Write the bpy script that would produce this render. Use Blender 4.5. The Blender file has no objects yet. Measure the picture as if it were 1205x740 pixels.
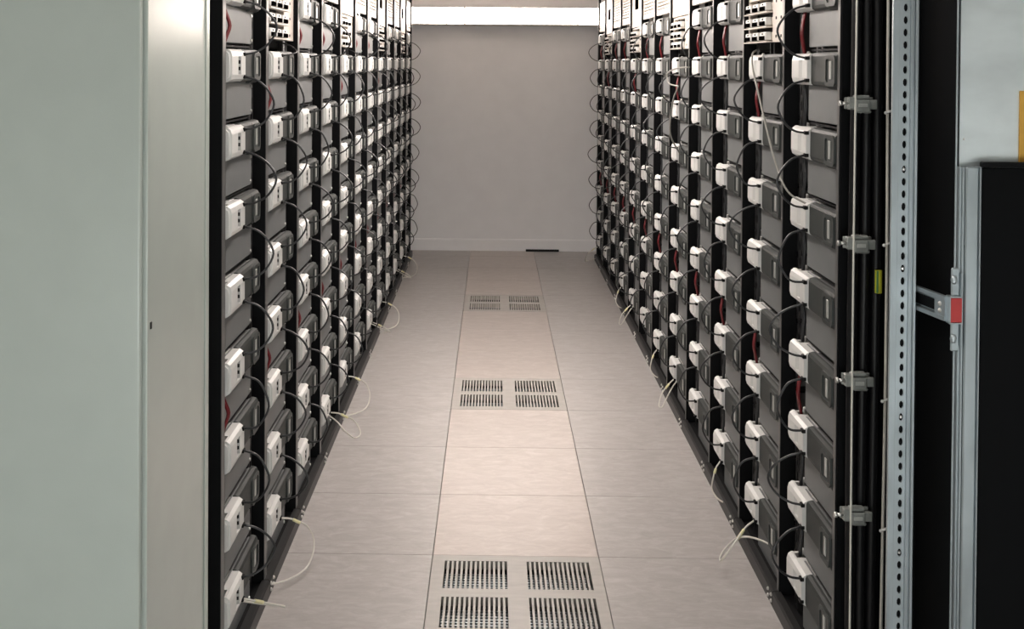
import bpy, bmesh, math, random
from mathutils import Vector, Matrix

SC = bpy.context.scene
COL = SC.collection
random.seed(7)
PI = math.pi

# ------------------------------------------------------------------ camera
cam_d = bpy.data.cameras.new('camera')
cam = bpy.data.objects.new('camera', cam_d)
COL.objects.link(cam)
SC.camera = cam
F_PX, CX, CY = 1384.8, 557.76, 95.2
PITCH, YAW, ROLL, CAM_H = 0.0153, -0.0165, 0.0066, 1.7834
cam_d.sensor_width = 36.0
cam_d.lens = 36.0 * F_PX / 1205.0
cam_d.shift_x = (602.5 - CX) / 1205.0
cam_d.shift_y = -(370.0 - CY) / 1205.0
cam_d.clip_start = 0.05
cam.matrix_world = (Matrix.Translation((0, 0, CAM_H)) @ Matrix.Rotation(-YAW, 4, 'Z')
                    @ Matrix.Rotation(-PITCH, 4, 'X') @ Matrix.Rotation(-ROLL, 4, 'Y')
                    @ Matrix.Rotation(PI / 2, 4, 'X'))

# ------------------------------------------------------------------ world, exposure
world = bpy.data.worlds.new('world')
SC.world = world
world.use_nodes = True
world.node_tree.nodes['Background'].inputs[0].default_value = (0.5, 0.52, 0.55, 1)
world.node_tree.nodes['Background'].inputs[1].default_value = 0.05
SC.view_settings.view_transform = 'Standard'
SC.view_settings.look = 'None'
SC.view_settings.gamma = 1.0
SC.view_settings.exposure = 0.0
SC.view_settings.use_curve_mapping = False

# lamp strengths (emission of the luminaires' diffusers and of the added window panes)
AISLE_L = 27.0
AISLE_FAR_L = 72.0
WALL_L = 34.0
FRONT_L = 1.0
FILL_WINDOW_L = 8.2
WARM = (1.0, 0.91, 0.85)
WARM_WALL = (1.0, 0.87, 0.78)
COOL = (0.97, 1.0, 0.98)

# ------------------------------------------------------------------ materials
def new_mat(name):
    m = bpy.data.materials.new(name)
    m.use_nodes = True
    nt = m.node_tree
    return m, nt, nt.nodes['Principled BSDF']

def mat(name, col, rough=0.5, metal=0.0, var=0.0, scale=30.0, bump=0.0, bscale=200.0, stretch=(1, 1, 1), spec=0.5):
    m, nt, b = new_mat(name)
    b.inputs['Base Color'].default_value = (*col, 1)
    b.inputs['Roughness'].default_value = rough
    b.inputs['Metallic'].default_value = metal
    b.inputs['Specular IOR Level'].default_value = spec
    if var or bump:
        tc = nt.nodes.new('ShaderNodeTexCoord')
        mp = nt.nodes.new('ShaderNodeMapping')
        mp.inputs['Scale'].default_value = stretch
        nt.links.new(tc.outputs['Object'], mp.inputs[0])
    if var:
        n = nt.nodes.new('ShaderNodeTexNoise')
        n.inputs['Scale'].default_value = scale
        n.inputs['Detail'].default_value = 4
        nt.links.new(mp.outputs[0], n.inputs['Vector'])
        r = nt.nodes.new('ShaderNodeValToRGB')
        r.color_ramp.elements[0].position = 0.3
        r.color_ramp.elements[1].position = 0.7
        r.color_ramp.elements[0].color = (*[c * (1 - var) for c in col], 1)
        r.color_ramp.elements[1].color = (*[min(1, c * (1 + var)) for c in col], 1)
        nt.links.new(n.outputs['Fac'], r.inputs[0])
        nt.links.new(r.outputs[0], b.inputs['Base Color'])
    if bump:
        n2 = nt.nodes.new('ShaderNodeTexNoise')
        n2.inputs['Scale'].default_value = bscale
        n2.inputs['Detail'].default_value = 2
        nt.links.new(mp.outputs[0], n2.inputs['Vector'])
        bp = nt.nodes.new('ShaderNodeBump')
        bp.inputs['Strength'].default_value = bump
        bp.inputs['Distance'].default_value = 0.002
        nt.links.new(n2.outputs['Fac'], bp.inputs['Height'])
        nt.links.new(bp.outputs[0], b.inputs['Normal'])
    return m

def emit(name, col, strength):
    m, nt, b = new_mat(name)
    b.inputs['Base Color'].default_value = (0.8, 0.8, 0.8, 1)
    b.inputs['Emission Color'].default_value = (*col, 1)
    b.inputs['Emission Strength'].default_value = strength
    return m

def floor_mat(name='marbled_linoleum', tint=(1, 1, 1), spec=0.62, rough=0.30):
    m, nt, b = new_mat(name)
    tc = nt.nodes.new('ShaderNodeTexCoord')
    oi = nt.nodes.new('ShaderNodeObjectInfo')
    mul = nt.nodes.new('ShaderNodeMath'); mul.operation = 'MULTIPLY'; mul.inputs[1].default_value = 37.0
    nt.links.new(oi.outputs['Random'], mul.inputs[0])
    add = nt.nodes.new('ShaderNodeVectorMath'); add.operation = 'ADD'
    nt.links.new(tc.outputs['Object'], add.inputs[0]); nt.links.new(mul.outputs[0], add.inputs[1])
    mp = nt.nodes.new('ShaderNodeMapping'); mp.inputs['Scale'].default_value = (5.0, 11, 1)
    nt.links.new(add.outputs[0], mp.inputs[0])
    n = nt.nodes.new('ShaderNodeTexNoise')
    n.inputs['Scale'].default_value = 2.2; n.inputs['Detail'].default_value = 7
    n.inputs['Roughness'].default_value = 0.72; n.inputs['Distortion'].default_value = 0.7
    nt.links.new(mp.outputs[0], n.inputs['Vector'])
    r = nt.nodes.new('ShaderNodeValToRGB')
    e = r.color_ramp.elements
    e[0].position = 0.33; e[0].color = (0.362, 0.332, 0.311, 1)
    e[1].position = 0.68; e[1].color = (0.475, 0.448, 0.425, 1)
    x = r.color_ramp.elements.new(0.5); x.color = (0.41, 0.378, 0.355, 1)
    for q in r.color_ramp.elements:
        q.color = (q.color[0] * tint[0], q.color[1] * tint[1], q.color[2] * tint[2], 1)
    nt.links.new(n.outputs['Fac'], r.inputs[0])
    nt.links.new(r.outputs[0], b.inputs['Base Color'])
    b.inputs['Roughness'].default_value = rough
    b.inputs['Specular IOR Level'].default_value = spec
    n2 = nt.nodes.new('ShaderNodeTexNoise'); n2.inputs['Scale'].default_value = 60
    nt.links.new(mp.outputs[0], n2.inputs['Vector'])
    bp = nt.nodes.new('ShaderNodeBump'); bp.inputs['Strength'].default_value = 0.08; bp.inputs['Distance'].default_value = 0.001
    nt.links.new(n2.outputs['Fac'], bp.inputs['Height']); nt.links.new(bp.outputs[0], b.inputs['Normal'])
    return m

M = dict(
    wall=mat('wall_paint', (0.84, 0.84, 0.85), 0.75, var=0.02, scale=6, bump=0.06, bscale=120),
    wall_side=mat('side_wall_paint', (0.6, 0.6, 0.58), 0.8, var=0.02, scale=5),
    ceil=mat('ceiling_paint', (0.70, 0.66, 0.62), 0.85, var=0.02, scale=4),
    base=mat('baseboard_paint', (0.84, 0.84, 0.85), 0.5, var=0.02, scale=8),
    floor=floor_mat(tint=(1.02, 0.97, 0.95)),
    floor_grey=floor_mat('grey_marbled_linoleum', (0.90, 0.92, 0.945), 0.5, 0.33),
    sub=mat('subfloor', (0.02, 0.02, 0.02), 0.9, var=0.2, scale=5),
    vent=mat('vent_tile_metal', (0.36, 0.34, 0.315), 0.4, var=0.08, scale=9, stretch=(1, 4, 1)),
    black=mat('black_rack_paint', (0.0035, 0.0038, 0.0045), 0.6, var=0.15, scale=12, spec=0.12),
    face=mat('post_face_paint', (0.085, 0.083, 0.082), 0.36, var=0.12, scale=25, bump=0.03, bscale=90),
    rail=mat('base_rail_paint', (0.008, 0.008, 0.0085), 0.45, spec=0.35, var=0.15, scale=8),
    zinc=mat('zinc_bolt', (0.62, 0.62, 0.6), 0.3, metal=0.9, var=0.1, scale=50),
    panel=mat('grey_module_paint', (0.150, 0.157, 0.160), 0.5, metal=0.1, var=0.05, scale=14, bump=0.03, bscale=300),
    body=mat('module_can', (0.10, 0.10, 0.10), 0.5, var=0.1, scale=8),
    white=mat('white_plastic', (0.64, 0.64, 0.625), 0.38, var=0.02, scale=20),
    char=mat('charcoal_plastic', (0.030, 0.034, 0.0325), 0.55, spec=0.3, var=0.08, scale=30, bump=0.04, bscale=400),
    bezel=mat('charcoal_bezel', (0.041, 0.046, 0.0445), 0.5, spec=0.3, var=0.08, scale=30),
    window=mat('indicator_window', (0.36, 0.37, 0.35), 0.3, var=0.08, scale=60),
    void=mat('void_black', (0.002, 0.002, 0.002), 0.8, var=0.1, scale=10, spec=0.0),
    port=mat('port_plate_grey', (0.40, 0.40, 0.39), 0.45, var=0.05, scale=40),
    dark=mat('black_plastic', (0.004, 0.004, 0.004), 0.55, var=0.1, scale=30, spec=0.2),
    cable=mat('dark_cable', (0.022, 0.023, 0.025), 0.38, var=0.1, scale=40),
    power=mat('power_cable_sheath', (0.006, 0.006, 0.007), 0.42, var=0.1, scale=20, spec=0.3),
    mid_cable=mat('mid_grey_cable', (0.27, 0.265, 0.24), 0.45, var=0.05, scale=40),
    grey_cable=mat('grey_cable', (0.60, 0.585, 0.53), 0.42, var=0.05, scale=40),
    red=mat('red_cable', (0.14, 0.006, 0.010), 0.45, var=0.1, scale=40),
    tag=mat('pale_yellow_tag', (0.74, 0.70, 0.42), 0.5, var=0.06, scale=60),
    cream=mat('cream_panel_paint', (0.66, 0.60, 0.54), 0.45, var=0.03, scale=12),
    cab=mat('pale_grey_enamel', (0.44, 0.485, 0.45), 0.24, var=0.02, scale=10, bump=0.10, bscale=420),
    galv=mat('galvanised_steel', (0.40, 0.45, 0.475), 0.42, metal=0.75, var=0.12, scale=18, stretch=(1, 1, 0.35)),
    galv_sheet=mat('galvanised_sheet', (0.78, 0.85, 0.88), 0.30, metal=0.65, var=0.10, scale=7, stretch=(0.8, 1, 1.5)),
    matt=mat('matt_black_sheet', (0.002, 0.0024, 0.003), 0.65, var=0.1, scale=10, spec=0.1),
    cleat=mat('clear_grey_plastic', (0.40, 0.42, 0.40), 0.25, var=0.15, scale=40),
    yg_y=mat('yellow_sleeve', (0.62, 0.62, 0.05), 0.45, var=0.06, scale=40),
    yg_g=mat('green_sleeve', (0.10, 0.28, 0.10), 0.45, var=0.06, scale=40),
    redp=mat('red_plastic', (0.46, 0.03, 0.03), 0.4, var=0.06, scale=40),
    amber=mat('amber_paint', (0.62, 0.34, 0.05), 0.5, var=0.05, scale=20),
    tie=mat('white_cable_tie', (0.8, 0.8, 0.78), 0.4, var=0.04, scale=40),
    lampbody=mat('luminaire_housing', (0.55, 0.52, 0.49), 0.5, var=0.03, scale=10),
    wl=emit('wall_diffuser', WARM_WALL, WALL_L),
    al=emit('aisle_diffuser', WARM, AISLE_L),
    af=emit('far_aisle_diffuser', WARM, AISLE_FAR_L),
    fl=emit('front_diffuser', COOL, FRONT_L),
    fill_glow=emit('fill_pane_glow', COOL, FILL_WINDOW_L),  # glow of the added window's panes
)
# clear plastic of the cleats lets some light through
_b = M['cleat'].node_tree.nodes['Principled BSDF']
_b.inputs['Transmission Weight'].default_value = 0.45

# ------------------------------------------------------------------ mesh helpers
def B():
    return bmesh.new()

def box(bm, x0, x1, y0, y1, z0, z1, bev=0.0, seg=1):
    t = bmesh.new()
    bmesh.ops.create_cube(t, size=1.0)
    for v in t.verts:
        v.co = Vector(((x0 + x1) / 2 + v.co.x * (x1 - x0), (y0 + y1) / 2 + v.co.y * (y1 - y0), (z0 + z1) / 2 + v.co.z * (z1 - z0)))
    if bev:
        bmesh.ops.bevel(t, geom=list(t.edges), offset=bev, segments=seg, affect='EDGES', profile=0.5)
    merge(bm, t)

def merge(bm, t):
    vm = {}
    for v in t.verts:
        vm[v] = bm.verts.new(v.co)
    for f in t.faces:
        nf = bm.faces.new([vm[v] for v in f.verts])
        nf.smooth = f.smooth
    t.free()

def wbox(bm, w0, w1, y0, y1, z0, z1, bev=0.0, seg=1):
    box(bm, -w1, -w0, y0, y1, z0, z1, bev, seg)

def catmull(pts, n=6):
    P = [Vector(p) for p in pts]
    P = [P[0] * 2 - P[1]] + P + [P[-1] * 2 - P[-2]]
    out = []
    for i in range(1, len(P) - 2):
        for k in range(n):
            t = k / n
            a, b, c, d = P[i - 1], P[i], P[i + 1], P[i + 2]
            out.append(0.5 * ((2 * b) + (c - a) * t + (2 * a - 5 * b + 4 * c - d) * t * t + (3 * b - a - 3 * c + d) * t ** 3))
    out.append(P[-2])
    return out

def tube(bm, pts, r, sides=6, cap=True):
    pts = [Vector(p) for p in pts]
    rings = []
    n_prev = None
    for i, p in enumerate(pts):
        d = (pts[min(i + 1, len(pts) - 1)] - pts[max(i - 1, 0)]).normalized()
        if n_prev is None:
            a = Vector((0, 0, 1)) if abs(d.z) < 0.9 else Vector((1, 0, 0))
            n = d.cross(a).normalized()
        else:
            n = (n_prev - d * n_prev.dot(d)).normalized()
        n_prev = n
        b = d.cross(n)
        rings.append([bm.verts.new(p + (n * math.cos(2 * PI * k / sides) + b * math.sin(2 * PI * k / sides)) * r) for k in range(sides)])
    for i in range(len(rings) - 1):
        for k in range(sides):
            f = bm.faces.new([rings[i][k], rings[i][(k + 1) % sides], rings[i + 1][(k + 1) % sides], rings[i + 1][k]])
            f.smooth = True
    if cap:
        bm.faces.new(rings[0][::-1]); bm.faces.new(rings[-1])

def prism(bm, pts2, axis, a0, a1):
    """extrude a closed 2D outline along one axis ('x': pts are (y,z); 'y': (x,z); 'z': (x,y))"""
    def mk(p, a):
        return {'x': (a, p[0], p[1]), 'y': (p[0], a, p[1]), 'z': (p[0], p[1], a)}[axis]
    va = [bm.verts.new(mk(p, a0)) for p in pts2]
    vb = [bm.verts.new(mk(p, a1)) for p in pts2]
    n = len(pts2)
    bm.faces.new(va[::-1]); bm.faces.new(vb)
    for i in range(n):
        bm.faces.new([va[i], va[(i + 1) % n], vb[(i + 1) % n], vb[i]])

def hole_cell(bm, x0, x1, z0, z1, hx, hz, rx, rz, y, depth, n=8, sq=False):
    """front sheet cell facing -y with a real through hole (outline of n points), hole wall of given depth"""
    ring = []
    for k in range(n):
        a = 2 * PI * (k + 0.5) / n
        c, s = math.cos(a), math.sin(a)
        if sq:
            m = max(abs(c), abs(s)); c, s = c / m, s / m
        ring.append((hx + rx * c, hz + rz * s))
    outer = []
    for k in range(n):
        a = 2 * PI * (k + 0.5) / n
        c, s = math.cos(a), math.sin(a)
        m = max(abs(c), abs(s)); c, s = c / m, s / m
        if n == 8:
            pass
        ox = x1 if c > 0.99 else (x0 if c < -0.99 else (x0 + x1) / 2 + c * (x1 - x0) / 2)
        oz = z1 if s > 0.99 else (z0 if s < -0.99 else (z0 + z1) / 2 + s * (z1 - z0) / 2)
        outer.append((ox, oz))
    vi = [bm.verts.new((p[0], y, p[1])) for p in ring]
    vo = [bm.verts.new((p[0], y, p[1])) for p in outer]
    vd = [bm.verts.new((p[0], y + depth, p[1])) for p in ring]
    for k in range(n):
        j = (k + 1) % n
        bm.faces.new([vo[k], vo[j], vi[j], vi[k]])
        bm.faces.new([vi[k], vi[j], vd[j], vd[k]])
    # corner triangles
    corners = [((x1, z1), 0, 1), ((x0, z1), 2, 3), ((x0, z0), 4, 5), ((x1, z0), 6, 7)]
    for (c, a, b) in corners:
        cv = bm.verts.new((c[0], y, c[1]))
        bm.faces.new([vo[a], cv, vo[b]])

def finish(bm, name):
    bmesh.ops.recalc_face_normals(bm, faces=list(bm.faces))
    me = bpy.data.meshes.new(name)
    bm.to_mesh(me); bm.free()
    return me

def obj(name, bm, m, parent=None, loc=None):
    me = finish(bm, name) if isinstance(bm, bmesh.types.BMesh) else bm
    if m is not None and not me.materials:
        me.materials.append(m)
    o = bpy.data.objects.new(name, me)
    COL.objects.link(o)
    if parent is not None:
        o.parent = parent
    if loc is not None:
        o.location = loc
    return o

def tag(o, label, cat=None, group=None, kind=None):
    o['label'] = label
    if cat: o['category'] = cat
    if group: o['group'] = group
    if kind: o['kind'] = kind
    return o

def thing(name, label, cat, loc=(0, 0, 0), rotz=0.0, group=None):
    o = bpy.data.objects.new(name, None)
    COL.objects.link(o)
    o.empty_display_size = 0.05
    o.location = loc
    o.rotation_euler = (0, 0, rotz)
    return tag(o, label, cat, group)

def struct(name, bm, m, parent=None):
    o = obj(name, bm, m, parent)
    if parent is None:
        o['kind'] = 'structure'
    return o

def dup(root, loc, rotz, label, group=None):
    r = root.copy(); COL.objects.link(r)
    r.location = loc; r.rotation_euler = (0, 0, rotz)
    r['label'] = label
    if group: r['group'] = group
    for ch in KIDS.get(root.name_full, []):
        c = ch.copy(); COL.objects.link(c); c.parent = r
        for g in KIDS.get(ch.name_full, []):
            d = g.copy(); COL.objects.link(d); d.parent = c
    return r
KIDS = {}
def index_kids(root):
    for o in [root] + list(root.children):
        KIDS[o.name_full] = list(o.children)

ORD = ['first', 'second', 'third', 'fourth', 'fifth', 'sixth', 'seventh', 'eighth', 'ninth', 'tenth', 'eleventh', 'twelfth']

# ------------------------------------------------------------------ room shell
XL, XR, YB, YF, ZC = -2.0077, 2.1923, 11.168, -1.1642, 2.72
TX, TY = -0.2077, 4.2358
bm = B(); box(bm, XL, XR, YF, YB, -0.16, -0.12); floor = struct('floor', bm, M['sub'])
bm = B(); box(bm, XL - .1, XR + .1, YF - .1, YB + .1, ZC, ZC + .1); struct('ceiling', bm, M['ceil'])
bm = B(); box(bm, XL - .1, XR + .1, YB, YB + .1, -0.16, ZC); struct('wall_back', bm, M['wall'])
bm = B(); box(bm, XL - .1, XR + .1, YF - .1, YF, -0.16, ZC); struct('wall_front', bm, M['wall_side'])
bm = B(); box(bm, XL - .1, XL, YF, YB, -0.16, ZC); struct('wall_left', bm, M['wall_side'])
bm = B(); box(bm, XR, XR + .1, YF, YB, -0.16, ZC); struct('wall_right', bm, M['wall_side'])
bm = B()
prism(bm, [(YB, 0.0), (YB - 0.014, 0.0), (YB - 0.014, 0.098), (YB - 0.009, 0.110), (YB, 0.112)], 'x', XL, XR)
struct('baseboard_back', bm, M['base'])

# floor tiles: 0.6 m raised-floor panels, each an own piece of the floor
def tile_mesh(dx, dy):
    bm = B()
    g = 0.0011
    box(bm, g, dx - g, g, dy - g, -0.03, 0.0, 0.0012)
    return finish(bm, 'floor_tile')
t_full = tile_mesh(0.6, 0.6); t_full.materials.append(M['floor'])
last_d = YB - (TY + 0.6 * 11)
t_last = tile_mesh(0.6, last_d); t_last.materials.append(M['floor'])
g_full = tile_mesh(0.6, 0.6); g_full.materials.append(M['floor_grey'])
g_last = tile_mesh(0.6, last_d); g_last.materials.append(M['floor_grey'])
VENT_ROWS = (-1, 3, 7)
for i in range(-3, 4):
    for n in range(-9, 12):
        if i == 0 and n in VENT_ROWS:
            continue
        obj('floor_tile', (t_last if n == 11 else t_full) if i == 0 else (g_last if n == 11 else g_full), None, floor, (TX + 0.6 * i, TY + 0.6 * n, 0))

# ventilated floor tiles
def vent_tile(label):
    t = thing('floor_vent_tile', label, 'floor vent', group='vented floor tiles along the aisle')
    g = 0.0011
    xs = (g, 0.046, 0.268, 0.338, 0.560, 0.6 - g)
    ys = (g, 0.052, 0.268, 0.332, 0.553, 0.6 - g)
    bm = B()
    box(bm, xs[0], xs[1], ys[0], ys[5], -0.03, 0); box(bm, xs[4], xs[5], ys[0], ys[5], -0.03, 0)
    box(bm, xs[2], xs[3], ys[0], ys[5], -0.03, 0)
    for a, b in ((1, 2), (3, 4)):
        for c, d in ((0, 1), (2, 3), (4, 5)):
            box(bm, xs[a], xs[b], ys[c], ys[d], -0.03, 0)
    obj('tile_plate', bm, M['vent'], t)
    dm = B()
    for k in range(11):
        box(dm, 0, .222, .006 + k * .0202, .012 + k * .0202, -.050, -.044)
    dme = finish(dm, 'damper'); dme.materials.append(M['galv'])
    gm = B()
    w, h = 0.222, 0.216
    n = 14; pitch = w / (n - 0.45); sw = pitch * 0.52
    for k in range(n - 1):
        x0 = k * pitch + sw
        box(gm, x0, x0 + pitch - sw, 0, 0.2215, -0.022, -0.0004)
    me = finish(gm, 'grille'); me.materials.append(M['vent'])
    for a in (1, 3):
        for b in (1, 3):
            g_ = obj('grille', me, None, t, (xs[a], ys[b] - 0.002, 0))
            obj('damper', dme, None, g_)
    return t
vt = vent_tile('vented floor tile with four slotted grilles, nearest the camera at the bottom edge')
index_kids(vt)
vt.location = (TX, TY - 0.6, 0)
dup(vt, (TX, TY + 1.8, 0), 0, 'vented floor tile with four slotted grilles, halfway down the aisle')
dup(vt, (TX, TY + 4.2, 0), 0, 'vented floor tile with four slotted grilles, farthest one near the back wall')

# strip at the foot of the back wall
bm = B(); box(bm, 0.318, 0.632, YB - 0.04, YB - 0.0145, 0.0, 0.019, 0.002)
tag(obj('rubber_strip', bm, M['dark']), 'thin black strip on the floor at the foot of the back wall', 'strip')

# ------------------------------------------------------------------ luminaires
def luminaire(name, label, loc, size, m, group, axis):
    """flat luminaire; axis 'y': on the back wall, light to -y; 'z': under the ceiling, light down"""
    t = thing(name, label, 'lamp', loc, 0, group)
    sx, sy, sz = size
    h = B(); d = B()
    if axis == 'y':
        box(h, -sx / 2, sx / 2, -0.02, 0, -sz / 2, sz / 2)
        box(h, -sx / 2, sx / 2, -sy - .035, -0.02, -sz / 2, -sz / 2 + 0.018, 0.003)
        box(h, -sx / 2, sx / 2, -sy, -0.02, sz / 2 - 0.006, sz / 2, 0.002)
        box(d, -sx / 2 + .006, sx / 2 - .006, -sy + 0.030, -0.021, -sz / 2 + 0.018, sz / 2 - 0.006, 0.004)
        for q in (sx / 2 - .004, -sx / 2):
            e = B(); box(e, q, q + .004, -sy - .003, -.02, -sz / 2, sz / 2)
            obj('end_cap', e, M['lampbody'], t)
    else:
        box(h, -sx / 2, sx / 2, -sy / 2, sy / 2, -0.03, 0, 0.004)
        box(d, -sx / 2 + .01, sx / 2 - .01, -sy / 2 + .01, sy / 2 - .01, -sz, -0.03, 0.006)
    obj('housing', h, M['lampbody'], t)
    obj('diffuser', d, m, t)
    if axis == 'z' and loc[2] < ZC:
        for q in (-.5, .5):
            b = B(); tube(b, [(0, q, -.002), (0, q, ZC - loc[2])], .004, 6); obj('suspension_rod', b, M['lampbody'], t)
    return t
luminaire('wall_light', 'glowing linear light on the back wall, left of the joint', (-0.277 - 0.72, YB, 2.222), (1.436, 0.07, 0.176), M['wl'], 'linear lights high on the back wall', 'y')
luminaire('wall_light', 'glowing linear light on the back wall, right of the joint', (-0.273 + 0.72, YB, 2.222), (1.436, 0.07, 0.176), M['wl'], 'linear lights high on the back wall', 'y')
for k, y in enumerate((3.0, 4.4, 5.75, 7.05)):
    luminaire('ceiling_light', 'linear light under the ceiling above the aisle, %s from the camera' % ORD[k], (0.0, y, 2.54), (0.14, 1.2, 0.07), M['al'] if k < 2 else M['af'], 'linear lights above the aisle', 'z')
luminaire('ceiling_light', 'cool ceiling panel light above the place behind the camera', (-0.3, -0.5, ZC), (1.2, 0.6, 0.06), M['fl'], 'panel lights behind the camera', 'z')
# unseen low window, added behind the camera for its cool light on near fronts
bm = B()
for (x0, x1, z0, z1) in ((-1.5, -1.44, .06, 1.00), (1.64, 1.70, .06, 1.00), (.07, .13, .12, .94), (-1.5, 1.7, .06, .12), (-1.5, 1.7, .94, 1.00)):
    box(bm, x0, x1, YF, YF + .05, z0, z1, .004)
fill_win = struct('fill_window', bm, M['galv'])
for x0, x1 in ((-1.44, .07), (.13, 1.64)):
    bm = B(); box(bm, x0, x1, YF + .010, YF + .018, .12, .94); obj('fill_pane', bm, M['fill_glow'], fill_win)

# ------------------------------------------------------------------ racks
Z0, DZ = 0.200, 0.2245
def zrow(k): return Z0 + DZ * k
ROWS = {'left': dict(x=-0.755, y0=3.27, p=0.630, rot=-PI / 2, m0=0.055),
        'right': dict(x=0.95, y0=3.246, p=0.622, rot=PI / 2, m0=0.140)}
REF = {'left': 'pale cabinet', 'right': 'galvanised post'}
HT = 2.38

def perforated_rail(w0, w1, ysurf, z0, z1):
    bm = B()
    n = 46; dz = (z1 - z0) / n
    c = -(w0 + w1) / 2
    for k in range(n):
        # built facing -y, flipped below to face +y
        hole_cell(bm, -w1, -w0, z0 + k * dz, z0 + (k + 1) * dz, c, z0 + (k + .5) * dz, 0.006, dz * 0.30, -ysurf, 0.004, sq=True)
    for v in bm.verts:
        v.co.y = -v.co.y
    return finish(bm, 'mounting_rail')

def slot_panel(w0, w1, z0, z1):
    bm = B()
    wbox(bm, w0, w0 + .03, -.03, -.012, z0, z1); wbox(bm, w1 - .03, w1, -.03, -.012, z0, z1)
    wbox(bm, w0 + .03, w1 - .03, -.03, -.012, z0, z0 + .03); wbox(bm, w0 + .03, w1 - .03, -.03, -.012, z1 - .03, z1)
    n = 10; pz = (z1 - z0 - .06) / n
    for k in range(n):
        a = z0 + .03 + k * pz
        prism(bm, [(-.03, a + pz * .1), (-.012, a + pz * .22), (-.012, a + pz * .8), (-.03, a + pz * .9)], 'x', -(w1 - .03), -(w0 + .03))
    return finish(bm, 'vent_panel')

SHARED = {}
def rack_meshes(side):
    R = ROWS[side]; P = R['p']
    s = {}
    pw = (0.0, 0.04) if side == 'left' else (P - 0.021, P)          # the post nearer the camera
    fw = (P, P + 0.04) if side == 'left' else (-0.04, 0.0)         # closing post of the last rack
    for nm, (a, b) in (('post', pw), ('end_post', fw)):
        bm = B()
        wbox(bm, a, b, -0.05, -0.002, 0.0, HT)
        fb = B(); wbox(fb, a, b, -0.002, 0.0, 0.0, HT, .0006); s[nm + '_face'] = finish(fb, 'post_face')
        wbox(bm, a + .008, b - .008, -0.74, -0.05, 0.02, 0.06); wbox(bm, a + .008, b - .008, -0.74, -0.05, HT - .05, HT - .01)
        wbox(bm, a, b, -0.78, -0.74, 0.0, HT)
        s[nm] = finish(bm, 'post')
    a, b = (0.041, P - 0.001) if side == 'left' else (0.001, P - 0.022)
    s['inner'] = (a, b)
    bm = B()
    prism(bm, [(-.012, 0.004), (.020, 0.0), (.020, 0.044), (.014, .050), (-.008, .050), (-.008, .044), (.010, .044), (.010, .008), (-.012, .008)], 'x', -(P - .002), -.002)
    s['base_rail'] = finish(bm, 'base_rail')
    bm = B(); wbox(bm, a, b, -.04, -.02, HT - .045, HT - .002, .003); s['top_rail'] = finish(bm, 'top_rail')
    bm = B(); wbox(bm, a, b, -0.775, -0.765, 0.05, HT - .05); s['back_panel'] = finish(bm, 'back_panel')
    bm = B(); wbox(bm, a, b, -0.73, -0.013, 0.03, 0.038); s['bottom_tray'] = finish(bm, 'bottom_tray')
    m0 = R['m0']
    s['rail_a'] = perforated_rail(m0 - .047, m0 - .012, -.030, 0.05, HT - .06)
    s['rail_b'] = perforated_rail(m0 + .460, m0 + .505, -.030, .05, HT - .06) if side == 'left' else None
    bm = B(); wbox(bm, m0 + .085, m0 + .445, -.70, -.030, -.004, .002); s['shelf_rail'] = finish(bm, 'shelf_rail')
    bm = B(); tube(bm, [(0, -.075, .06), (0, -.075, HT - .3)], .010, 8); s['riser'] = finish(bm, 'cable_riser')
    s['vent_panel'] = slot_panel(a, b, 2.068, HT - .05)
    bm = B(); wbox(bm, a, b, -.03, -.012, 2.032, HT - .05, .002); s['plain'] = finish(bm, 'blanking_panel')
    bm = B()
    for (w0, w1, z0, z1) in ((a, a + .17, 2.032, HT - .05), (a + .37, b, 2.032, HT - .05), (a + .17, a + .37, 2.032, 2.150), (a + .17, a + .37, 2.235, HT - .05)):
        wbox(bm, w0, w1, -.0135, -.012, z0, z1)
    s['plain_open'] = finish(bm, 'blanking_panel')
    bm = B(); wbox(bm, a + .16, a + .38, -.10, -.09, 2.14, 2.245, .002)
    for (w0, w1, z0, z1) in ((a + .16, a + .17, 2.14, 2.245), (a + .37, a + .38, 2.14, 2.245), (a + .17, a + .37, 2.14, 2.15), (a + .17, a + .37, 2.235, 2.245)):
        wbox(bm, w0, w1, -.09, -.0138, z0, z1)
    s['display'] = finish(bm, 'display_recess')
    bm = B()
    prism(bm, [(-(a + .245), 2.055), (-(a + .262), 2.052), (-(a + .279), 2.055), (-(a + .285), 2.075), (-(a + .262), 2.115), (-(a + .239), 2.075)], 'y', -.012, -.0095)
    s['emblem'] = finish(bm, 'drop_emblem')
    bm = B(); bmesh.ops.create_uvsphere(bm, u_segments=8, v_segments=5, radius=0.006); s['bolt'] = finish(bm, 'bolt')
    bm = B()
    wbox(bm, 0.001 if side == 'left' else P + .001, -.0 if side == 'left' else P + .008, -.74, -.004, 0.02, HT - .01)
    s['side_panel'] = finish(bm, 'side_panel')
    return s

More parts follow.
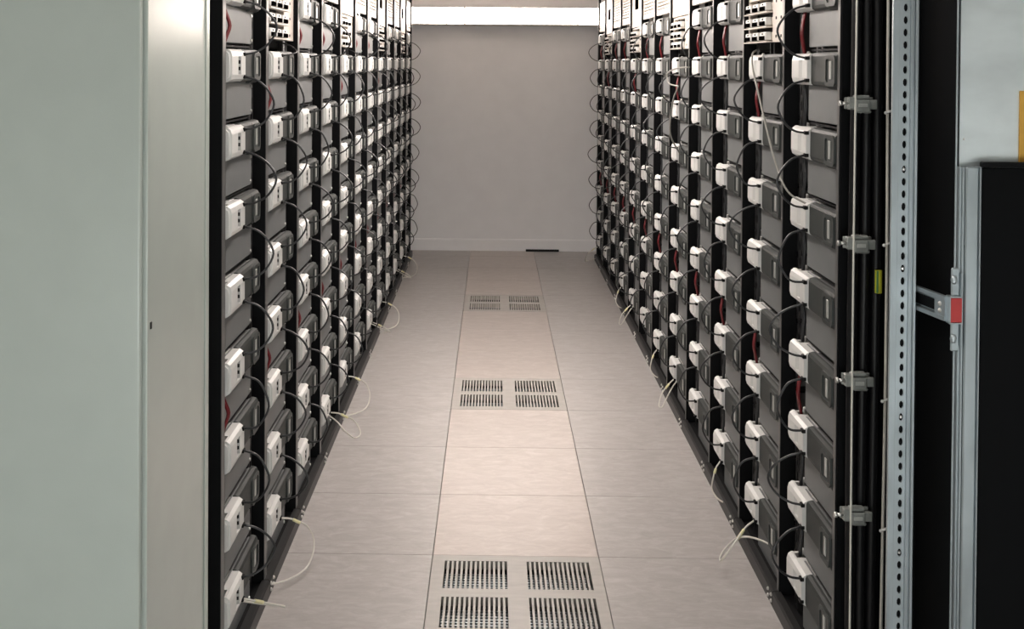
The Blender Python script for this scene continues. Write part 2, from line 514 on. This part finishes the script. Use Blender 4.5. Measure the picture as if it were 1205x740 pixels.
def build_rack(side, k):
    R = ROWS[side]; P = R['p']
    if side not in SHARED:
        SHARED[side] = rack_meshes(side)
    s = SHARED[side]
    breaker = (k % 3 == 1)
    y = R['y0'] + P * k + (0 if side == 'left' else P)
    lab = 'black open battery rack, %s from the %s in the %s row' % (ORD[k], REF[side], side)
    t = thing('battery_rack', lab, 'rack', (R['x'], y, 0), R['rot'], 'battery racks of the %s row' % side)
    bk = M['black']
    obj('post_face', s['post_face'], M['face'], obj('post', s['post'], bk, t))
    if k == 11:
        obj('post_face', s['end_post_face'], M['face'], obj('post', s['end_post'], bk, t))
    obj('base_rail', s['base_rail'], M['rail'], t)
    for nm in ('top_rail', 'back_panel', 'bottom_tray'):
        obj(nm, s[nm], bk, t)
    obj('mounting_rail', s['rail_a'], bk, t)
    if s['rail_b']:
        obj('mounting_rail', s['rail_b'], bk, t)
    for r in range(8 if breaker else 9):
        obj('shelf_rail', s['shelf_rail'], bk, t, (0, 0, zrow(r) - 0.166))
    m0 = R['m0']
    for q in range(3):
        obj('cable_riser', s['riser'], M['cable'], t, (-(m0 + 0.012 + 0.028 * q), -0.012 * (q % 2), 0))
    if breaker:
        o = obj('blanking_panel', s['plain_open'] if k >= 7 else s['plain'], M['cream'], t)
        if k >= 7:
            obj('display_recess', s['display'], M['void'], o)
        else:
            tag(obj('drop_emblem', s['emblem'], M['white'], o), 'small white drop mark')
    else:
        obj('vent_panel', s['vent_panel'], M['cream'], t)
    e = P if side == 'left' else 0.0
    for (dw, z) in ((-.022, .036), (.022, .036), (-.022, .015), (.022, .015)):
        ww = (0.03 + dw) if side == 'left' else (P - 0.03 + dw)
        obj('bolt', s['bolt'], M['zinc'], t, (-ww, .021, z))
    if side == 'right' and k == 0:
        obj('side_panel', s['side_panel'], M['matt'], t)
    return t

# ------------------------------------------------------------------ battery module (origin: row centre, viewer's left edge)
def make_module():
    t = thing('battery_module', 'x', 'battery', group='battery modules')
    bm = B(); wbox(bm, 0.085, 0.445, -.030, -.022, -0.158, 0.048, .002)
    fp = obj('front_panel', bm, M['panel'], t)
    for (w, z) in ((.432, -.068), (.432, -.146)):
        q = bmesh.new(); bmesh.ops.create_cone(q, cap_ends=True, segments=8, radius1=.006, radius2=.005, depth=.004)
        for v in q.verts: v.co = Vector((-w + v.co.x, -.0205 + v.co.z, z + v.co.y))
        obj('screw', q, M['zinc'], fp)
    bm = B(); wbox(bm, 0.092, 0.440, -.60, -.030, -0.156, 0.046); obj('can', bm, M['body'], t)
    # white terminal box: chamfered outline, top cut back at the cable entry
    bm = B()
    pr = [(-.052, -.048), (-.004, -.048), (.008, -.040), (.012, -.026), (.012, .026), (.008, .040), (-.002, .047), (-.052, .047)]
    prism(bm, [(-.052, .027), (.012, .027), (.008, .040), (-.002, .047), (-.052, .047)], 'x', -0.19, -0.062)
    prism(bm, [(-.052, -.048), (-.004, -.048), (.008, -.040), (.012, -.027), (-.052, -.027)], 'x', -0.19, -0.062)
    prism(bm, [(-.19, -.052), (-.062, -.052), (-.062, .012), (-.092, .012), (-.126, -.006), (-.134, .012), (-.19, .012)], 'z', -.027, .027)
    pr2 = [(-.052, -.048), (-.004, -.048), (.008, -.040), (.012, -.026), (.012, .026), (.008, .040), (-.001, .047), (-.008, .047), (-.008, .020), (-.052, .020)]
    prism(bm, pr2, 'x', -0.062, -0.012)
    pr3 = [(-.052, -.042), (-.006, -.042), (.004, -.034), (.006, -.022), (.006, .022), (.004, .034), (-.004, .041), (-.052, .041)]
    prism(bm, pr3, 'x', -0.012, 0.0)
    wbox(bm, .002, .014, -.046, -.036, .03, .055, .003)
    tb = obj('terminal_box', bm, M['white'], t)
    bm = B(); wbox(bm, .016, .060, -.050, -.010, .020, .033, .003); obj('cable_entry', bm, M['dark'], tb)
    wl = lambda y, d: (-(.126 + (y + .006) / .018 * .008) + d, y)
    bm = B(); prism(bm, [wl(-.0055, 0), wl(.0110, 0), wl(.0110, .0006), wl(-.0055, .0006)], 'z', -.026, .026); obj('port_plate', bm, M['port'], tb)
    for z in (-.009, .010):
        bm = B(); prism(bm, [wl(-.004, .0005), wl(.0095, .0005), wl(.0095, .0014), wl(-.004, .0014)], 'z', z - .0052, z + .0052); obj('data_port', bm, M['dark'], tb)
    for z in (-.034, .033):
        bm = B(); wbox(bm, .170, .192, .004, .0155, z - .0055, z + .0055, .0015); obj('cable_socket', bm, M['dark'], tb)
    # charcoal end cover
    bm = B()
    pr = [(-.0215, -.050), (-.010, -.050), (-.002, -.045), (.000, -.036), (.000, .038), (-.004, .047), (-.014, .050), (-.0215, .050)]
    prism(bm, pr, 'x', -0.350, -0.1905)
    pr = [(-.0215, -.056), (-.012, -.056), (-.002, -.050), (.001, -.040), (.001, .038), (-.004, .047), (-.014, .050), (-.0215, .050)]
    prism(bm, pr, 'x', -0.455, -0.350)
    ec = obj('end_cover', bm, M['char'], t)
    bm = B()
    def rr(w0, w1, z0, z1, r, n=4):
        pts = []
        for (cx, cz, a0) in ((w1 - r, z1 - r, 0), (w0 + r, z1 - r, 90), (w0 + r, z0 + r, 180), (w1 - r, z0 + r, 270)):
            for i in range(n + 1):
                a = math.radians(a0 + 90 * i / n)
                pts.append((cx + r * math.cos(a), cz + r * math.sin(a)))
        return pts
    outer = rr(.352, .454, -.047, .040, .018); inner = rr(.364, .443, -.036, .029, .012)
    n = len(outer)
    f = lambda p, y: bm.verts.new((-p[0], y, p[1]))
    A = [f(p, .001) for p in outer]; Bq = [f(p, .006) for p in outer]; Cq = [f(p, .006) for p in inner]; Dq = [f(p, .002) for p in inner]
    for i in range(n):
        j = (i + 1) % n
        for u, v in ((A, Bq), (Bq, Cq), (Cq, Dq)):
            bm.faces.new([u[i], u[j], v[j], v[i]])
    bm.faces.new(Dq)
    obj('bezel', bm, M['bezel'], ec)
    bm = B(); wbox(bm, .392, .412, .0015, .0045, -.028, .024, .001); obj('indicator_window', bm, M['window'], ec)
    return t
PROTO = make_module()
index_kids(PROTO)
used = [False]
def place_module(side, k, r):
    R = ROWS[side]
    y = R['y0'] + R['p'] * k + (R['m0'] if side == 'left' else R['p'] - R['m0'])
    lab = 'grey battery module, %s up in the %s rack from the %s, %s row' % (ORD[r], ORD[k], REF[side], side)
    loc = (R['x'], y, zrow(r)); grp = 'battery modules in the %s row' % side
    if not used[0]:
        used[0] = True
        PROTO.location = loc; PROTO.rotation_euler = (0, 0, R['rot']); PROTO['label'] = lab; PROTO['group'] = grp
        return PROTO
    return dup(PROTO, loc, R['rot'], lab, grp)

# ------------------------------------------------------------------ patch cables and jumpers between modules
def loop_mesh(bulge, dw, sag):
    z1, z2 = -.034, -DZ + .033
    zm = (z1 + z2) / 2
    P = [(-.181, .014, z1), (-.181 - dw * .3, .052, z1 - .012), (-.181 - dw * .8, bulge * .84, z1 - .042), (-.181 - dw, bulge, zm - sag),
         (-.181 - dw * .8, bulge * .78, z2 + .034 - sag), (-.181 - dw * .3, .046, z2 + .008 - sag * .5), (-.181, .014, z2)]
    bm = B(); tube(bm, catmull(P, 4), .0036, 6)
    return finish(bm, 'patch_cable')
LOOPS = [loop_mesh(b, d, s) for b, d, s in ((.098, .01, .004), (.092, -.008, .008), (.104, .02, .0), (.088, .0, .012), (.110, -.015, .004))]
for l in LOOPS: l.materials.append(M['cable'])

def jumper_meshes(bow, r, dx, out_y):
    out = []
    for off in (0.0, dx):
        P = [(-.030 - off, -.022, -.046), (-.032 - off - bow * .4, -.022 + out_y * .5, -.075), (-.036 - off - bow, -.022 + out_y, -.11), (-.032 - off - bow * .3, -.022 + out_y * .5, -.145), (-.026 - off * .6, -.026, -DZ + .032)]
        bm = B(); tube(bm, catmull(P, 3), r, 6)
        out.append(finish(bm, 'cable'))
    return out
JR = jumper_meshes(.016, .0042, .013, .016)
JB = jumper_meshes(.002, .0046, .013, -.004)
for m_ in JR: m_.materials.append(M['red'])
for m_ in JB: m_.materials.append(M['cable'])

def place_links(side, k, r):
    """links from module r+1 down to module r"""
    R = ROWS[side]
    y = R['y0'] + R['p'] * k + (R['m0'] if side == 'left' else R['p'] - R['m0'])
    loc = (R['x'], y, zrow(r + 1))
    where = '%s to %s module up, %s rack of %s row' % (ORD[r], ORD[r + 1], ORD[k], side)
    o = obj('patch_cable', random.choice(LOOPS), None, None, loc)
    o.rotation_euler = (0, 0, R['rot'])
    tag(o, 'dark looped cable from ' + where, 'cable', 'looped patch cables of the %s row' % side)
    breaker = (k % 3 == 1)
    red = (r == 2) or (r == (6 if breaker else 7))
    if breaker and r == 6: red = True
    ms = JR if red else JB
    t = thing('jumper_cable', ('red' if red else 'black') + ' jumper from ' + where, 'cable', loc, R['rot'], ('red' if red else 'black') + ' jumper cables of the %s row' % side)
    for m_ in ms:
        obj('cable', m_, None, t)
    return t

# ------------------------------------------------------------------ breaker panels
def make_breaker_panel(side):
    s = SHARED[side]; a, b = s['inner']
    t = thing('breaker_panel', 'x', 'breaker panel')
    zb, zt = 1.862, 2.028
    bm = B()
    wbox(bm, a, b, -.05, -.018, zt - .010, zt, .001)
    wbox(bm, a + .385, b, -.05, -.018, zb, zt - .010, .001)
    wbox(bm, a, a + .02, -.05, -.018, zb, zt - .010, .001)
    rows = (1.885, 1.937, 1.989)
    for z in rows:
        wbox(bm, a + .02, a + .385, -.05, -.022, z - .014, z + .013)
        wbox(bm, a + .02, a + .385, -.022, .004, z - .023, z - .019)     # lip under the row
    fp = obj('faceplate', bm, M['cream'], t)
    bm = B(); wbox(bm, a + .015, a + .39, -.058, -.048, zb, zt - .005); obj('backing', bm, M['dark'], t)
    bm = B()
    for z in (zb + .02, zb + .083, zt - .025):
        for w in (a + .43, a + .50):
            wbox(bm, w, w + .014, -.019, -.0165, z - .005, z + .005, .001)
    obj('screw_set', bm, M['dark'], fp)
    br = B(); wbox(br, 0, .088, -.022, .000, -.016, .014, .003)
    br = finish(br, 'breaker'); br.materials.append(M['white'])
    tg = B(); wbox(tg, .012, .078, -.004, .006, -.015, .000, .002); tg = finish(tg, 'toggle'); tg.materials.append(M['void'])
    dt = B(); wbox(dt, .038, .050, -.001, .0015, .004, .0095, .0005); dt = finish(dt, 'test_button'); dt.materials.append(M['void'])
    for z in rows:
        for q in range(3):
            o = obj('breaker', br, None, t, (-(a + .030 + q * .118), 0, z))
            obj('toggle', tg, None, o); obj('test_button', dt, None, o)
    # dark recess box below
    return t

for side in ('left', 'right'):
    R = ROWS[side]
    bp = None
    for k in range(12):
        build_rack(side, k)
        nrow = 8 if k % 3 == 1 else 9
        for r in range(nrow):
            place_module(side, k, r)
        for r in range(nrow - 1):
            place_links(side, k, r)
        if k % 3 == 1:
            y = R['y0'] + R['p'] * k + (0 if side == 'left' else R['p'])
            lab = 'white breaker panel atop the %s rack from the %s, %s row' % (ORD[k], REF[side], side)
            if bp is None:
                bp = make_breaker_panel(side)
                bp.location = (R['x'], y, 0); bp.rotation_euler = (0, 0, R['rot'])
                tag(bp, lab, 'breaker panel', 'breaker panels on the %s row' % side)
                index_kids(bp)
            else:
                dup(bp, (R['x'], y, 0), R['rot'], lab)

# ------------------------------------------------------------------ grey cable tails at the foot of the racks
TAILS = [
    [(.181, .014, -.034), (.205, .040, -.050), (.260, .085, -.085), (.330, .110, -.125), (.345, .095, -.128), (.27, .055, -.090), (.20, .01, -.05), (.17, -.03, -.03)],
    [(.181, .014, -.034), (.200, .050, -.045), (.225, .100, -.080), (.200, .128, -.130), (.110, .120, -.172), (.020, .070, -.180), (-.06, -.005, -.170)],
    [(.181, .014, -.034), (.215, .055, -.050), (.270, .115, -.100), (.250, .145, -.150), (.180, .125, -.150), (.165, .080, -.110), (.200, .045, -.085), (.26, .0, -.075), (.33, -.04, -.08)],
    [(.181, .014, -.034), (.200, .035, -.055), (.215, .050, -.095), (.225, .055, -.135), (.26, .03, -.165), (.30, -.02, -.17)],
]
TAIL_AT = {'left': {0: 0, 1: 1, 3: 2, 4: 1, 6: 0, 7: 1, 9: 0, 10: 1}, 'right': {1: 2, 2: 3, 4: 0, 5: 3, 7: 0, 8: 3, 11: 1}}
def tail_mesh(i):
    pts = [(-p[0], p[1], p[2]) for p in TAILS[i]]
    bm = B(); tube(bm, catmull(pts, 6), .0034, 6)
    return finish(bm, 'cable')
TM = [tail_mesh(i) for i in range(4)]
for m_ in TM: m_.materials.append(M['grey_cable'])
def tag_mesh(i):
    a, b = Vector(TAILS[i][1]), Vector(TAILS[i][2])
    a = Vector((-a.x, a.y, a.z)); b = Vector((-b.x, b.y, b.z))
    bm = B(); tube(bm, [a.lerp(b, .05), a.lerp(b, .12), a.lerp(b, .4), a.lerp(b, .5)], .0058, 6)
    return finish(bm, 'cable_tag')
TG = [tag_mesh(i) for i in range(4)]
for m_ in TG: m_.materials.append(M['tag'])
for side, d in TAIL_AT.items():
    R = ROWS[side]
    for k, i in d.items():
        y = R['y0'] + R['p'] * k + (R['m0'] if side == 'left' else R['p'] - R['m0'])
        t = thing('cable_tail', 'pale grey cable tail near the floor at the %s rack, %s row' % (ORD[k], side), 'cable', (R['x'], y, zrow(0)), R['rot'], 'grey cable tails along the %s row' % side)
        obj('cable', TM[i], None, t)
        obj('cable_tag', TG[i], None, t)

# short dark leads from the top modules up to the breaker panels
bm = B()
tube(bm, catmull([(-.181, .014, .033), (-.20, .045, .040), (-.25, .05, .05), (-.32, .01, .072), (-.36, -.05, .085)], 5), .0026, 6)
lead = finish(bm, 'control_lead'); lead.materials.append(M['cable'])
for side in ('left',):
    R = ROWS[side]
    for k in (1, 4, 7, 10):
        y = R['y0'] + R['p'] * k + (R['m0'] if side == 'left' else R['p'] - R['m0'])
        o = obj('control_lead', lead, None, None, (R['x'], y, zrow(7))); o.rotation_euler = (0, 0, R['rot'])
        tag(o, 'short dark lead under the breaker panel of the %s rack, %s row' % (ORD[k], side), 'cable', 'dark leads below the breaker panels')

# two long pale cables hanging across the right row
bm = B(); tube(bm, catmull([(.955, 4.30, 1.835), (.925, 4.22, 1.822), (.885, 4.04, 1.778), (.875, 3.90, 1.69), (.880, 3.80, 1.58), (.890, 3.72, 1.478), (.905, 3.62, 1.396), (.955, 3.56, 1.36)], 6), .0034, 6)
tag(obj('hanging_cable', bm, M['mid_cable']), 'long grey cable hanging diagonally across the second rack of the right row', 'cable')
bm = B(); tube(bm, catmull([(.945, 5.70, 1.770), (.895, 5.80, 1.762), (.870, 5.90, 1.735), (.870, 5.86, 1.69), (.880, 5.72, 1.68), (.885, 5.66, 1.675), (.875, 5.72, 1.62), (.875, 5.80, 1.54), (.885, 5.88, 1.43), (.945, 5.95, 1.33)], 6), .0042, 6)
tag(obj('hanging_cable', bm, M['mid_cable']), 'pale grey cable with a kink hanging down the fifth rack of the right row', 'cable')

# ------------------------------------------------------------------ left foreground cabinet
t = thing('grey_cabinet', 'tall pale grey steel cabinet filling the left edge in front of the racks', 'cabinet', (-1.25, 2.8, 0))
ox, oy = 1.25, -2.8
bm = B(); box(bm, -1.80 + ox, -.7505 + ox, 2.535 + oy, 3.083 + oy, 0.05, 2.45, .003, 2)
cb = obj('body', bm, M['cab'], t)
bm = B(); box(bm, -1.79 + ox, -.757 + ox, 2.552 + oy - .042, 2.538 + oy - .006, 0.06, 2.44, .004, 3)
dr = obj('door', bm, M['cab'], t)
bm = B(); box(bm, -.7508 + ox, -.7465 + ox, 3.052 + oy, 3.084 + oy, 0.05, 2.45, .002, 2); obj('rear_trim', bm, M['cab'], t)
bm = B(); box(bm, -.754 + ox, -.7470 + ox, 2.533 + oy, 2.556 + oy, 0.05, 2.45, .002, 2); obj('corner_trim', bm, M['cab'], t)
bm = B(); box(bm, -1.78 + ox, -.775 + ox, 2.56 + oy, 3.07 + oy, 0, 0.05); obj('plinth', bm, M['matt'], t)
bm = B(); box(bm, -.7475 + ox, -.7445 + ox, 2.553 + oy, 2.561 + oy, 1.196, 1.212, .001); obj('latch_pin', bm, M['dark'], cb)

# ------------------------------------------------------------------ right foreground cabinet (open frame)
t = thing('open_cabinet', 'open galvanised steel cabinet frame at the right edge of the picture', 'cabinet', (1.4, 2.9, 0))
ox, oy = -1.4, -2.9
def bx(x0, x1, y0, y1, z0, z1, bev=0.0, bm=None):
    q = bm or B()
    box(q, x0 + ox, x1 + ox, y0 + oy, y1 + oy, z0, z1, bev)
    return q
# perforated post
bm = B()
zp = 0.0305; z = 0.05
hx0, hx1 = .993 + ox, 1.020 + ox
nh = int(2.3 / zp)
for k in range(nh):
    a = z + k * zp
    hole_cell(bm, hx0, hx1, a, a + zp, 1.0085 + ox, a + zp / 2, .0052, .0098, 2.90 + oy, .004)
bx(.976, .981, 2.893, 2.903, z, z + nh * zp, .0006, bm)
bx(.981, .993, 2.897, 2.900, z, z + nh * zp, .0006, bm)
bx(1.020, 1.026, 2.893, 2.900, z, z + nh * zp, .001, bm)
bx(1.026, 1.031, 2.898, 2.904, z, z + nh * zp, .001, bm)
bx(1.031, 1.0385, 2.891, 2.960, z, z + nh * zp, .0015, bm)
post = obj('perforated_post', bm, M['galv'], t)
obj('post_core', bx(.997, 1.030, 2.906, 2.925, z, z + nh * zp), M['matt'], post)
# bolts in a few of the post's holes
for zz in (1.52, 1.29, 0.93, 0.575):
    k = round((zz - z) / zp - .5)
    q = B(); bmesh.ops.create_uvsphere(q, u_segments=8, v_segments=5, radius=.0045)
    obj('bolt', q, M['zinc'], post, (1.0085 + ox, 2.902 + oy, z + (k + .5) * zp))
obj('rear_panel', bx(1.024, 1.78, 3.02, 3.03, 0.05, 2.35), M['matt'], t)
obj('base_frame', bx(.98, 1.78, 2.70, 3.03, 0.0, 0.05, .003), M['galv'], t)
obj('roof_panel', bx(.98, 1.78, 2.70, 3.03, 2.37, 2.40, .003), M['galv'], t)
obj('side_panel', bx(1.76, 1.78, 2.70, 3.02, 0.05, 2.37), M['galv'], t)
obj('edge_strip', bx(1.0825, 1.0865, 2.768, 2.772, 0.05, 2.37, .0008), M['galv'], t)
obj('inner_panel', bx(1.0900, 1.0935, 2.79, 3.02, 0.05, 2.37), M['matt'], t)
# channel upright
q = bx(1.0945, 1.1000, 2.775, 2.81, 0.05, 1.548, .001)
bx(1.100, 1.106, 2.770, 2.777, 0.05, 1.548, .0015, q)
bx(1.106, 1.136, 2.764, 2.772, 0.05, 1.548, .003, q)
bx(1.136, 1.1395, 2.758, 2.80, 0.05, 1.548, .001, q)
obj('channel_upright', q, M['galv'], t)
# galvanised plate above
q = bx(1.1025, 1.76, 2.800, 2.806, 1.36, 2.37, .001)
mp = obj('mounting_plate', q, M['galv_sheet'], t)
q = B(); bmesh.ops.create_uvsphere(q, u_segments=8, v_segments=5, radius=.0025)
obj('rivet', q, M['zinc'], mp, (1.113 + ox, 2.799 + oy, 1.611))
# black cover below, with a folded lip on top
q = bx(1.1405, 1.75, 2.760, 2.775, 0.05, 1.546, .002)
cv = obj('cover_panel', q, M['matt'], t)
obj('folded_lip', bx(1.1405, 1.75, 2.752, 2.775, 1.548, 1.560, .002), M['black'], cv)
obj('amber_strip', bx(1.242, 1.275, 2.794, 2.800, 1.555, 1.726, .001), M['amber'], mp)
# door stay: slotted arm, hooked plate, red stop
st = B()
A0, A1 = Vector((1.030 + ox, 3.00 + oy, 1.215)), Vector((1.066 + ox, 2.772 + oy, 1.213))
d = (A1 - A0); L = d.length; d.normalize()
nrm = Vector((-d.y, d.x, 0)).normalized()
def bar(bm, s0, s1, z0, z1, th, off=0.0):
    p = [A0 + d * s0 * L + nrm * off, A0 + d * s1 * L + nrm * off]
    vs = []
    for q_, zz in ((p[0], z0), (p[1], z0), (p[1], z1), (p[0], z1)):
        vs.append(Vector((q_.x, q_.y, 1.214 + zz)))
    fr = [bm.verts.new(v + nrm * th / 2) for v in vs]; bk = [bm.verts.new(v - nrm * th / 2) for v in vs]
    bm.faces.new(fr); bm.faces.new(bk[::-1])
    for i in range(4):
        j = (i + 1) % 4
        bm.faces.new([fr[i], bk[i], bk[j], fr[j]])
bar(st, 0, 1, .019, .029, .010); bar(st, 0, 1, -.029, -.019, .010)
bar(st, 0, 1, .012, .017, .004, .004); bar(st, 0, 1, -.017, -.012, .004, .004)
bar(st, .80, 1, -.019, .019, .006)
stay = obj('door_stay', st, M['galv'], t)
q = B(); bar(q, .02, .80, -.012, .012, .004); obj('stay_slot', q, M['matt'], stay)
q = B()
for zz in (-.008, .008):
    c = bmesh.new(); bmesh.ops.create_uvsphere(c, u_segments=8, v_segments=6, radius=.006)
    pp = A0 + d * .91 * L - nrm * .003
    for v in c.verts: v.co += Vector((pp.x, pp.y, 1.214 + zz))
    merge(q, c)
obj('stay_bolt', q, M['zinc'], stay)
q = B()
bx(1.0665, 1.0695, 2.752, 2.775, 1.182, 1.246, .0005, q)
bx(1.0665, 1.0965, 2.752, 2.775, 1.243, 1.2465, .0008, q)
bx(1.0665, 1.0965, 2.752, 2.775, 1.1815, 1.185, .0008, q)
bx(1.0935, 1.0965, 2.752, 2.775, 1.243, 1.300, .0008, q)
bx(1.0935, 1.0965, 2.752, 2.775, 1.128, 1.185, .0008, q)
bx(1.0740, 1.0940, 2.762, 2.768, 1.243, 1.312, .003, q)
bx(1.0740, 1.0940, 2.762, 2.768, 1.116, 1.185, .003, q)
obj('stay_bracket', q, M['galv'], stay)
for zz in (1.284, 1.146):
    q = B(); bmesh.ops.create_uvsphere(q, u_segments=10, v_segments=6, radius=.0075)
    for v in q.verts: v.co.z *= 1.5
    obj('bracket_screw', q, M['galv'], stay, (1.079 + ox, 2.760 + oy, zz))
obj('red_stop', bx(1.0700, 1.0960, 2.753, 2.774, 1.1855, 1.2425, .001), M['redp'], stay)
stay['label'] = 'galvanised slotted door stay with a red plastic stop'

# ------------------------------------------------------------------ vertical power cables on the end of the right row
def vcable(name, label, x, y, r, m, z0=0.0, z1=2.36, grp=None, wob=0.002):
    pts = [(x + wob * math.sin(z * 3.1 + x * 40), y + wob * math.cos(z * 2.3), z) for z in [z0 + (z1 - z0) * i / 14 for i in range(15)]]
    bm = B(); tube(bm, pts, r, 10)
    return tag(obj(name, bm, m), label, 'cable', grp)
vcable('power_cable', 'thick black vertical cable on the end of the right row, nearest the battery modules', .981, 3.205, .014, M['power'], grp='vertical cables on the row end')
vcable('power_cable', 'thick black vertical cable running through the middle of the clear cleats', 1.010, 3.205, .013, M['power'], grp='vertical cables on the row end')
vcable('power_cable', 'thick black vertical cable beside the yellow and green sleeve, next to the galvanised post', 1.040, 3.205, .013, M['power'], grp='vertical cables on the row end')
vcable('earth_wire', 'thin pale vertical wire crossing the clear cleats', .9665, 3.155, .0028, M['grey_cable'], wob=0.0008)
vcable('sensor_wire', 'thin grey wire with white ties beside the galvanised post', 1.0590, 3.175, .0042, M['grey_cable'], wob=0.0022)
# sleeve on the third cable
t = thing('earth_sleeve', 'short yellow and green sleeve around a black cable beside the galvanised post', 'cable marker', (1.0425, 3.185, 1.170))
bm = B(); tube(bm, [(0, 0, 0), (0, 0, .062)], .0095, 12); obj('yellow_band', bm, M['yg_y'], t)
bm = B(); box(bm, -.0072, -.0025, -.0098, -.004, .001, .061, .001); obj('green_stripe', bm, M['yg_g'], t)
# white cable ties
CT = ['topmost', 'second from the top', 'third from the top', 'lowest']
for i, zz in enumerate((1.66, 1.305, 0.885, 0.535)):
    bm = B(); 
    tube(bm, [(-.006, 0, -.003), (.004, -.002, .0005), (.013, 0, .004)], .0032, 6)
    bmesh.ops.create_uvsphere(bm, u_segments=8, v_segments=5, radius=.0048, matrix=Matrix.Translation((-.006, -.002, -.003)))
    o = obj('cable_tie', bm, M['tie'], None, (1.0565, 3.168, zz))
    tag(o, 'white cable tie on the thin grey wire, %s' % CT[i], 'cable tie', 'white ties on the grey wire')
# cleats
def make_cleat():
    t = thing('cable_cleat', 'x', 'cable cleat', group='clear plastic cleats on the row end')
    bm = B()
    box(bm, -.030, .046, .010, .016, -.016, .016, .002)
    box(bm, -.026, -.006, -.012, .010, -.017, .017, .003)
    box(bm, -.008, .030, -.020, -.012, -.024, .010, .003)
    box(bm, -.010, .030, -.016, .010, .012, .022, .003)
    box(bm, -.004, .034, -.018, .010, -.026, -.018, .003)
    box(bm, .026, .050, -.014, -.006, -.016, .010, .002)
    box(bm, .036, .050, -.010, .012, -.012, .006, .002)
    obj('clamp', bm, M['cleat'], t)
    bm = B()
    tube(bm, [(-.044, -.006, 0), (-.024, -.006, 0)], .0045, 8); tube(bm, [(-.050, -.006, 0), (-.043, -.006, 0)], .008, 6)
    obj('screw', bm, M['zinc'], t)
    bm = B(); box(bm, -.002, .022, -.0222, -.0198, -.010, .000, .001); obj('latch', bm, M['window'], t)
    return t
CL = make_cleat(); index_kids(CL)
names = ['topmost of the four', 'second from the top of the four', 'third from the top of the four', 'lowest of the four']
for i, zz in enumerate((1.682, 1.307, 0.938, 0.575)):
    lab = 'clear plastic cable cleat on the black row end, ' + names[i]
    loc = (.975, 3.170, zz)
    if i == 0:
        CL.location = loc; CL['label'] = lab
    else:
        dup(CL, loc, 0, lab)
